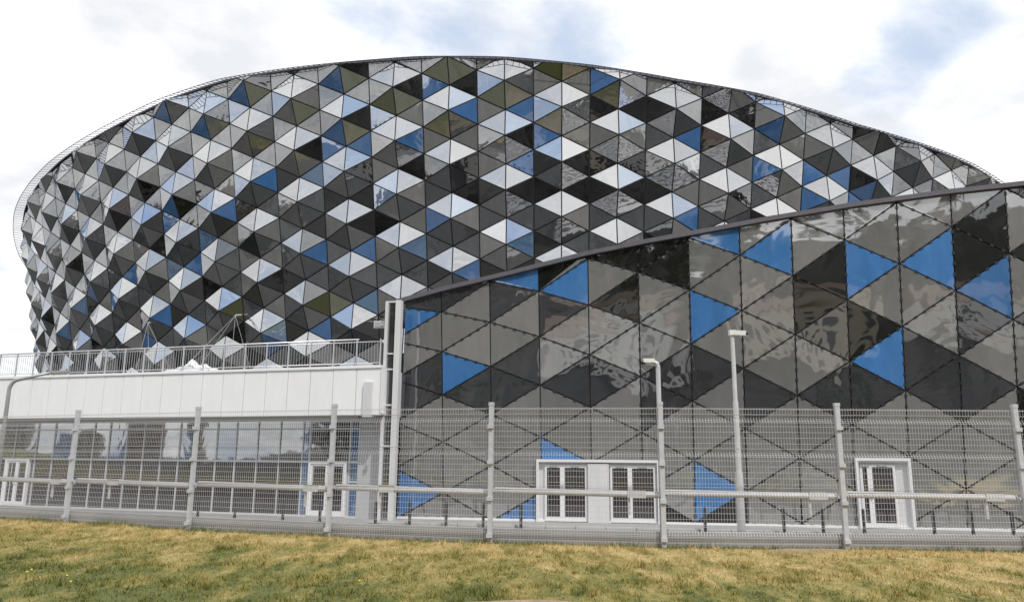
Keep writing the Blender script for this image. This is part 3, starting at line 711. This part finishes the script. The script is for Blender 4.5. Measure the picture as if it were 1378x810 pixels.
# tarpaulin heap: a crumpled mound with a long low tail
tu = gu(262, 497, .2); mbV = []; mbF = []; nu, nv = 60, 14
for i in range(nv+1):
    for j in range(nu+1):
        a, b_ = (j/nu*6.2-1.3), (i/nv*2-1); e_ = max(0, 1-b_*b_)
        ed = min(1, (a+1.3)/.35, (4.9-a)/.5)
        h = (.36*math.exp(-(a/1.0)**2)*(1+.22*math.sin(a*8+b_*3)+.15*math.sin(a*17-b_*5))+.17*(1+.3*math.sin(a*5+1)+.2*math.sin(a*11+b_*4)))*e_**.5*max(0, ed)
        mbV.append(g3(tu+a*1.0, ftop-.115+h, .15+b_*.6))
for i in range(nv):
    for j in range(nu): mbF.append([i*(nu+1)+j, i*(nu+1)+j+1, (i+1)*(nu+1)+j+1, (i+1)*(nu+1)+j])
tag(mesh_obj('tarpaulin_heap', mbV, mbF, M['tarp'], smooth=True), 'crumpled white tarpaulin heap lying on the terrace behind the railing', 'tarpaulin')
# stay rods between drum and terrace
def drum_at(x, y):
    n, z = 8.0, 15.0
    for _ in range(40):
        p0 = np.array(proj(drum(n, z))); J = np.c_[(np.array(proj(drum(n+.1, z)))-p0)/.1, (np.array(proj(drum(n, z+.1)))-p0)/.1]
        d = np.linalg.solve(J, np.array([x, y])-p0); n += np.clip(d[0], -3, 3); z += np.clip(d[1], -3, 3)
    return n, z
for (x, y, ends, lab) in ((209, 434, ((186, 486), (200, 484), (222, 482)), 'fan of three thin steel stay rods on the drum, nearer its left edge'),
                     (325, 424, ((262, 480), (278, 480), (312, 478), (331, 476)), 'fan of four thin steel stay rods on the drum, nearer the glass wing')):
    n, z = drum_at(x, y); p = drum(n, z, .75)
    e = empty('stay_rods', p, lab, 'stay rods', 'stay rods on the drum')
    b = MB(); b.tube([p-.0*p, drum(n, z, .0)], .09, 8); b.build('bracket', M['galv'], e)
    for (ex, ey) in ends:
        r = ray(ex, ey); t = np.dot(p-EYE, vF)-4.0; q = EYE+r*t; q[2] = max(q[2], ftop)
        dirn = (q-p); k = (ftop-.12-p[2])/dirn[2] if dirn[2] < -.01 else 1.0
        b = MB(); b.tube([p, p+dirn*min(k, 3.2)], .014, 6); b.build('rod', M['steelrail'], e)
# floodlight and small camera near the corner
pf = on_glz(511, 437, .4); e = empty('floodlight', pf, 'small white floodlight box fixed beside the corner column top', 'floodlight')
b = MB(); b.box(pf, (.20, .09, .13), gdir, gn, Zv); b.build('housing', M['camwhite'], e)
b = MB(); b.box(pf+gn*.10, (.16, .012, .10), gdir, gn, Zv); b.build('glass', M['lampgrey'], e)
b = MB(); b.bar(pf, on_wing(516, 437, CO), .04); b.build('arm', M['camwhite'], e)
pf = on_glz(514.5, 558, 1.3); e = empty('dome_camera', pf, 'tiny white dome camera under the end of the white fascia', 'camera')
b = MB(); b.tube([pf, pf+Zv*.06, pf+Zv*.12], [.05, .08, .08], 10); b.build('housing', M['camwhite'], e)
b = MB(); b.tube([pf-Zv*.06, pf-Zv*.03, pf+Zv*.0], [.02, .06, .07], 10); b.build('dome', M['lens'], e)
b = MB(); b.bar(pf+Zv*.08, on_glz(513, 552, OV+.02), .03); b.build('arm', M['camwhite'], e)

# ================================================================== MESH FENCE
FH = 2.42
fence = empty('mesh_fence', FP[4], 'tall galvanised wire mesh fence with steel posts and a white pipe rail', 'fence')
finv = parent_world(fence).inverted()
# vertical profile of a bay: four V-folds
def wire_panel(L):
    b = MB(); zs = np.arange(.08, FH-.02, .05*1.0)
    folds = (.28, .95, 1.62, 2.22)
    def oy(z):
        for f_ in folds:
            if abs(z-f_) < .07: return -.05*(1-abs(z-f_)/.07)
        return 0
    zz_ = sorted([.06, FH-.01]+[f_+d for f_ in folds for d in (-.07, 0, .07)])
    nV = int(L/.05)
    for i in range(nV+1):
        x = L*i/nV
        for a, c in zip(zz_[:-1], zz_[1:]): b.bar((x, oy(a), a), (x, oy(c), c), .0036, .0036)
    hz = sorted(z for z in list(np.arange(.08, FH, .10))+[f_+d for f_ in folds for d in (-.07, 0, .07)]+[FH-.03] if z < FH)
    for z in hz: b.bar((0, oy(z)-.006, z), (L, oy(z)-.006, z), .0058, .0058)
    return b
pmesh = {}
posts = []
for i, P in enumerate(FP):
    b = MB(); d = (FP[min(i+1, len(FP)-1)]-FP[max(i-1, 0)]); d = d/np.linalg.norm(d); nrm = np.array([d[1], -d[0], 0])
    tall = i == 5
    b.box(P+Zv*(FH/2-.15), (.04, .04, FH/2+.17), d, nrm, Zv)
    o = b.build('post', M['galv'], fence); posts.append(o)
    c = MB(); c.box(P+Zv*(FH+.05), (.046, .046, .03), d, nrm, Zv); c.build('cap', M['galv'], o)
    for z in (.14, .78, 1.42, 2.06):
        c = MB(); c.box(P+Zv*z+nrm*.03, (.052, .05, .035), d, nrm, Zv); c.build('clamp', M['galv'], o)
for i in range(len(FP)-1):
    A, B = FP[i], FP[i+1]; d = B-A; L = np.linalg.norm(d); d = d/L; nrm = np.array([d[1], -d[0], 0])
    wp = wire_panel(L-.10); off = A+d*.05+nrm*(-.02)
    V = [off+d*v[0]+(-nrm)*v[1]*-1+Zv*v[2] for v in wp.V]
    part('wire_panel', V, wp.F, M['wire'], fence)
    b = MB(); b.box((A+B)/2-nrm*.17+Zv*.04, (L/2-.005, .09, .21), d, nrm, Zv); b.build('plinth_block', M['concrete'], fence)
    zr = .90
    b = MB(); a_, c_ = A+d*.06+Zv*(zr+.02), B-d*.06+Zv*(zr-.02)
    b.tube([a_-nrm*.13, c_-nrm*.13], .056, 12); r = b.build('pipe_rail', M['railw'], fence, False)
    b = MB(); q = a_+(c_-a_)*(.30 if i % 2 else .82)-nrm*.13
    if i == 5: q = a_+(c_-a_)*.84-nrm*.13
    b.bar(q, q-Zv*.36, .042); b.box(q+d*.14-Zv*.0, (.16, .062, .064), d, nrm, Zv); b.build('drop_handle', M['railw'], r)
    for e_ in (a_, c_):
        b = MB(); b.bar(e_, e_-nrm*.13, .05); b.build('bracket', M['galv'], r)

# ================================================================== CAMERA POLES, LAMP
P = FP[5]; e = empty('camera_pole', P, 'slim hooked camera pole rising from a fence post beside the double doors', 'pole')
base = P+np.array([.0, .10, 0]); ztop = hit_plane(889, 487, base, np.array([0, 1.0, 0]))[2]
b = MB(); pts = [base+Zv*-.3, base+Zv*2.4, base+Zv*2.42, base+Zv*(ztop-.10), base+Zv*(ztop-.03)+np.array([-.02, 0, 0]), base+Zv*ztop+np.array([-.07, 0, 0]), base+Zv*(ztop+.01)+np.array([-.13, 0, 0])]
b.tube(pts, [.05, .05, .042, .042, .042, .04, .03], 12); b.build('pole', M['galv'], e)
b = MB(); ch = base+Zv*(ztop+.02)+np.array([-.17, -.02, 0]); b.box(ch, (.10, .05, .035)); b.build('camera_body', M['camwhite'], e)
b = MB(); b.tube([ch+np.array([-.08, 0, -.03]), ch+np.array([-.13, -.02, -.05])], .035, 8); b.build('lens', M['lens'], e)
bpos = hit_z(999, 733, -.05); bpos[2] = -.4
e = empty('camera_pole', bpos, 'tall white stepped camera pole standing behind the fence', 'pole')
fr_ = lambda y, x: hit_plane(x, y, bpos, np.array([0, 1.0, 0]))[2]
z1, z2, z3 = fr_(635, 995), fr_(540, 990), fr_(450, 984)
for i, (a, c, r0) in enumerate(((-.4, z1, .08), (z1-.02, z2, .056), (z2-.02, z3, .042))):
    b = MB(); b.tube([np.array([bpos[0], bpos[1], a]), np.array([bpos[0], bpos[1], c])], [r0, r0*.92], 16); b.build('pole_section', M['railw'], e)
tp = np.array([bpos[0], bpos[1], z3])
b = MB(); b.box(tp+np.array([0, 0, .03]), (.06, .06, .05)); b.build('mount', M['camwhite'], e)
b = MB(); b.box(tp+np.array([.13, -.06, .02]), (.12, .045, .045), (.93, -.37, -.1), (.37, .93, 0), (0.1, 0, 1)); b.build('camera_body', M['camwhite'], e)
b = MB(); b.tube([tp+np.array([.23, -.105, .008]), tp+np.array([.27, -.12, .004])], .03, 8); b.build('lens', M['lens'], e)
# curved street lamp at the left edge
LD = 21.0; nP = np.array([0, LD, 0.]); nY = np.array([0, 1.0, 0])
top = hit_plane(14, 512, nP, nY); e = empty('street_lamp', (top[0], LD, -.8), 'grey curved-arm street lamp at the left edge above the fence', 'street lamp')
pts = [np.array([top[0], LD, -.8]), np.array([top[0], LD, top[2]-.25])]
tip = hit_plane(72, 500.5, nP, nY)
for k in range(1, 7):
    a = k/6*math.pi/2*.92; pts.append(np.array([top[0]+.25*(1-math.cos(a)), LD, top[2]-.25+.28*math.sin(a)]))
pts.append(tip)
b = MB(); b.tube(pts, [.062]+[.05]*(len(pts)-2)+[.03], 12); b.build('pole', M['lampgrey'], e, True)
b = MB(); b.box(tip+np.array([.16, 0, -.0]), (.24, .07, .035), (1, 0, .03), (0, 1, 0), (-.03, 0, 1)); hd = b.build('lamp_head', M['lampgrey'], e)
b = MB(); b.box(tip+np.array([.17, 0, -.045]), (.17, .05, .015)); b.build('lens', M['camwhite'], hd)

# ================================================================== BOLLARDS
bx = [(505, 0), (551, 1), (600, 1), (650, 1), (701, 1), (949, 1), (1055, 1), (1108, 1), (1163, 1), (1257, 1), (1309, 1), (1363, 1), (430, 0), (380, 0), (315, 0), (265, 0)]
bx.sort(); ords = ['first', 'second', 'third', 'fourth', 'fifth', 'sixth', 'seventh', 'eighth', 'ninth', 'tenth', 'eleventh', 'twelfth', 'thirteenth', 'fourteenth', 'fifteenth', 'sixteenth']
bp = MB(); bp.tube([(0, 0, 0), (0, 0, .80), (0, 0, .84), (0, 0, .86)], [.05, .05, .045, .02], 12)
bf = MB(); bf.tube([(0, 0, 0), (0, 0, .02)], .085, 12); b2 = MB(); b2.tube([(0, 0, .62), (0, 0, .70)], .0525, 12)
proto = None
for i, (x, w_) in enumerate(bx):
    P = on_wing(x, 708, 2.4) if w_ else on_glz(x, 704, 2.4); loc = (P[0], P[1], ZP+.005)
    e = empty('bollard', loc, 'dark slim bollard, %s from the left along the arena footway' % ords[i], 'bollard', 'bollards along the footway')
    if proto is None:
        proto = [mesh_obj('post', bp.V, bp.F, M['bollard'], e, smooth=False), mesh_obj('base_plate', bf.V, bf.F, M['bollard'], e), mesh_obj('band', b2.V, b2.F, M['bollard'], e)]
    else:
        for p in proto: o = p.copy(); COL.objects.link(o); o.parent = e

# ================================================================== GRASS
def blades(nb, xr, yr, hmin, hmax, wid, name, m, label, dens=None, fence_band=None):
    x = rng.uniform(*xr, nb); 
    if fence_band: y = np.array([fence_y(a) for a in x])+rng.normal(fence_band[0], fence_band[1], nb)
    else: y = rng.uniform(*yr, nb); k = y < np.interp(x, fx, fy)-.05; x, y = x[k], y[k]
    if dens:
        x = np.repeat(x, dens)+rng.normal(0, .035, len(x)*dens); y = np.repeat(y, dens)+rng.normal(0, .035, len(y)*dens)
    nb = len(x); cl_ = .6+.8*np.abs(np.sin(x*2.1+np.sin(y*3.3))*np.cos(y*1.7-x*.6))
    h = rng.uniform(hmin, hmax, nb)*cl_; a = rng.uniform(0, 2*np.pi, nb); lean = rng.normal(0, .55, (nb, 2))*h[:, None]
    z = np.array([terrain(p, q) for p, q in zip(x, y)])-.005
    w = wid*rng.uniform(.6, 1.4, nb); cx_, sx_ = np.cos(a)*w, np.sin(a)*w
    V = np.empty((nb, 3, 3)); V[:, 0] = np.c_[x-cx_, y-sx_, z]; V[:, 1] = np.c_[x+cx_, y+sx_, z]; V[:, 2] = np.c_[x+lean[:, 0], y+lean[:, 1], z+h]
    me = bpy.data.meshes.new(name); me.vertices.add(nb*3); me.vertices.foreach_set('co', V.ravel()); me.loops.add(nb*3); me.loops.foreach_set('vertex_index', np.arange(nb*3))
    me.polygons.add(nb); me.polygons.foreach_set('loop_start', np.arange(0, nb*3, 3)); me.polygons.foreach_set('loop_total', np.full(nb, 3)); me.update(calc_edges=True); me.materials.append(m)
    return tag(link(bpy.data.objects.new(name, me)), label, 'grass', kind='stuff')
blades(230000, (-15, 13), (6.2, 19), .015, .055, .006, 'lawn_grass', M['blade'], 'short patchy dry and green grass of the foreground lawn')
blades(5200, (-15, 13), (6.2, 19), .04, .10, .006, 'grass_tufts', M['blade'], 'taller grass tufts scattered over the foreground lawn', dens=14)
blades(5500, (-14, 12), None, .04, .12, .006, 'fence_weeds', M['greenblade'], 'taller green weeds growing along the foot of the fence', fence_band=(-.03, .09))
# a bare soil scar at the fence foot and one in the near lawn
def scar(x, y, rx, ry, name, label):
    P = hit_z(x, y, .03); V = []; n = 28
    V.append((P[0], P[1], terrain(P[0], P[1])+.035))
    for r in (.5, 1.0):
        for k in range(n):
            a = 2*math.pi*k/n; q = r*(1+.25*math.sin(a*3+1)+.15*math.sin(a*7)); X, Y = P[0]+rx*q*math.cos(a), P[1]+ry*q*math.sin(a)
            V.append((X, Y, terrain(X, Y)+(.045 if r < 1 else -.01)))
    F = [[0, 1+k, 1+(k+1) % n] for k in range(n)]+[[1+k, 1+n+k, 1+n+(k+1) % n, 1+(k+1) % n] for k in range(n)]
    tag(mesh_obj(name, V, F, M['soil'], smooth=True), kind='structure', label=label)
scar(1085, 741, .75, .18, 'soil_patch', 'bare reddish soil strip at the foot of the fence'); scar(780, 812, 1.3, .25, 'soil_patch', 'bare sandy soil strip at the bottom of the lawn')
# small yellow flowers
for i, (x, y, w_) in enumerate(((34, 779, 'a'), (40, 776, 'b'), (88, 783, 'c'), (93, 790, 'd'), (482, 788, 'e'))):
    P = hit_z(x, y, .05); P[2] = terrain(P[0], P[1]); e = empty('yellow_flower', P, 'tiny yellow dandelion flower in the lower left lawn', 'flower', 'dandelions in the lawn')
    b = MB(); b.tube([P, P+np.array([.01, 0, .09])], .004, 5); b.build('stem', M['greenblade'], e)
    b = MB(); b.tube([P+np.array([.01, 0, .085]), P+np.array([.01, 0, .10]), P+np.array([.01, 0, .11])], [.006, .015, .008], 8); b.build('bloom', M['petal'], e)

# ================================================================== BEHIND THE CAMERA (seen mirrored in the glass)
def tree_meshes(seed, H):
    r = random.Random(seed); tb = MB(); pts = [np.array([0, 0, -.3])]
    for k in range(1, 6): pts.append(np.array([r.uniform(-.25, .25)*k*.4, r.uniform(-.25, .25)*k*.4, H*.15*k]))
    tb.tube(pts, [H*.024*(1-.16*k) for k in range(6)], 8)
    cents = []
    for k in range(16):
        a = r.uniform(0, 6.28); hh = H*r.uniform(.28, .93); rr = H*.25*math.sin(math.pi*min(1, max(.15, (hh/H-.12)/.95)))*r.uniform(.5, 1.1)
        c = np.array([rr*math.cos(a), rr*math.sin(a), hh]); cents.append((c, H*r.uniform(.08, .15))); k0 = pts[min(5, max(1, int(hh/H*5)))]
        tb.tube([k0-Zv*.3, (k0+c)/2+Zv*.2, c], [H*.008, H*.006, H*.003], 5)
    V = []; F = []
    for c, rad in cents:
        for _ in range(170):
            d = np.array([r.gauss(0, 1) for _ in range(3)]); d = d/np.linalg.norm(d)*rad*r.uniform(.55, 1.12); p = c+d*np.array([1, 1, .8])
            a = np.array([r.gauss(0, 1) for _ in range(3)]); a = a/np.linalg.norm(a); b = np.cross(a, d); b = b/(np.linalg.norm(b)+1e-9); s = H*r.uniform(.012, .026)
            k = len(V); V += [p-a*s, p+b*s*.6, p+a*s, p-b*s*.6]; F.append([k, k+1, k+2, k+3])
    return tb, V, F
tm = []
for sd in (1, 2, 3):
    tb, V, F = tree_meshes(sd, 10.0)
    a = bpy.data.meshes.new('trunk'); a.from_pydata([tuple(v) for v in tb.V], [], tb.F); a.materials.append(M['bark'])
    c = bpy.data.meshes.new('crown'); c.from_pydata([tuple(v) for v in V], [], F); c.materials.append(M['leaf_a' if sd != 2 else 'leaf_b']); tm.append((a, c))
spots = []
for az in np.arange(46, 314, 2.55):
    a_ = az if az < 180 else az-360
    for r_ in (48, 78, 108):
        if random.random() < .16 or (r_ < 60 and random.random() < .35): continue
        a = math.radians(a_+random.uniform(-1.3, 1.3)); r = r_+random.uniform(-10, 12); X, Y = r*math.sin(a), r*math.cos(a); b_ = math.degrees(math.atan2(X+14, Y-34))
        if -137 < b_ < -98: continue
        if math.hypot(X+16, Y+64) < 15 or math.hypot(X-13, Y+66) < 14 or math.hypot(X-33, Y+60) < 9: continue
        if r_ < 60 and abs(X) < 42 and Y < 0 and random.random() < .55: continue
        spots.append((X, Y, random.uniform(9, 14)*(1 if r_ > 60 else .75)))
for i, (x, y, h) in enumerate(spots):
    e = empty('broadleaf_tree', (x, y, terrain(x, y)), 'leafy green tree of the wooded bank behind the viewer, mirrored in the glass', 'tree', 'trees mirrored in the facade'); e.rotation_euler.z = random.uniform(0, 6.28); e.scale = (h/10,)*3
    for nm, me in zip(('trunk', 'crown'), tm[i % 3]): link(bpy.data.objects.new(nm, me), e)
def tower(x, y, w, d, h, m, lab, rz):
    e = empty('apartment_tower', (x, y, -.5), lab, 'building', 'towers mirrored in the ribbon glazing'); e.rotation_euler.z = rz
    def p(name, c, hs, mm):
        b = MB(); b.box(c, hs); return mesh_obj(name, b.V, b.F, mm, e)
    p('wall', (0, 0, h/2), (w/2, d/2, h/2), M[m]); p('roof', (0, 0, h+.3), (w/2+.3, d/2+.3, .3), M['concrete']); p('lift_house', (w*.15, 0, h+1.5), (w*.15, d*.25, .9), M[m])
    wv = MB(); wv.box((0, 0, 0), (.8, .08, .75)); wme = None
    for f_ in range(int(h/3)):
        for k in range(int(w/3.2)):
            if wme is None: o = mesh_obj('window', wv.V, wv.F, M['winglass'], e); wme = o.data
            else: o = link(bpy.data.objects.new('window', wme), e)
            o.location = (-w/2+1.6+k*3.2, d/2+.05, 1.8+f_*3)
for (x, y, w, d, h, m, lab) in ((-398, -88, 22, 14, 24, 'brick_b', 'brown apartment tower mirrored at the left of the ribbon glazing'), (-385, -118, 12, 14, 25, 'brick_a', 'slim beige apartment tower mirrored in the ribbon glazing'), (-372, -140, 20, 14, 12, 'brick_a', 'low beige apartment block mirrored in the ribbon glazing'),
     (-360, -165, 19, 14, 26, 'brick_b', 'wide brown apartment block mirrored beside the annex door'), (-345, -184, 9, 12, 20, 'brick_a', 'narrow beige tower mirrored above the annex door')):
    tower(x, y, w, d, h, m, lab, math.atan2(y-35, x+12)-math.pi/2+math.pi)

def house(x, y, w, d, h, m, lab, rz):
    z0 = terrain(x, y)-.6; e = empty('hillside_house', (x, y, z0), lab, 'house', 'houses mirrored in the glass wing'); e.rotation_euler.z = rz
    def p(name, V, F, mm): return mesh_obj(name, V, F, mm, e)
    b = MB(); b.box((0, 0, h/2), (w/2, d/2, h/2)); p('wall', b.V, b.F, M[m])
    V = [(-w/2-.4, -d/2-.4, h), (w/2+.4, -d/2-.4, h), (w/2+.4, d/2+.4, h), (-w/2-.4, d/2+.4, h), (-w/2-.4, 0, h+d*.32), (w/2+.4, 0, h+d*.32)]
    p('roof', V, [[0, 1, 5, 4], [2, 3, 4, 5], [3, 0, 4], [1, 2, 5], [3, 2, 1, 0]], M['brick_b'])
    wv = MB(); wv.box((0, 0, 0), (.7, .08, .75)); wme = None
    for f_ in range(int(h/3)):
        for k in range(int(w/3)):
            if wme is None: o = mesh_obj('window', wv.V, wv.F, M['winglass'], e); wme = o.data
            else: o = link(bpy.data.objects.new('window', wme), e)
            o.location = (-w/2+1.5+k*3, d/2+.03, 1.9+f_*3)
house(-16, -64, 22, 10, 7.6, 'plaster', 'pale plaster house mirrored in the left half of the glass wing', .1)
house(13, -66, 18, 10, 8.4, 'cream', 'beige house mirrored in the middle of the glass wing', -.05)
house(33, -60, 11, 8, 5.6, 'plaster', 'small pale garage mirrored in the right of the glass wing', -.3)
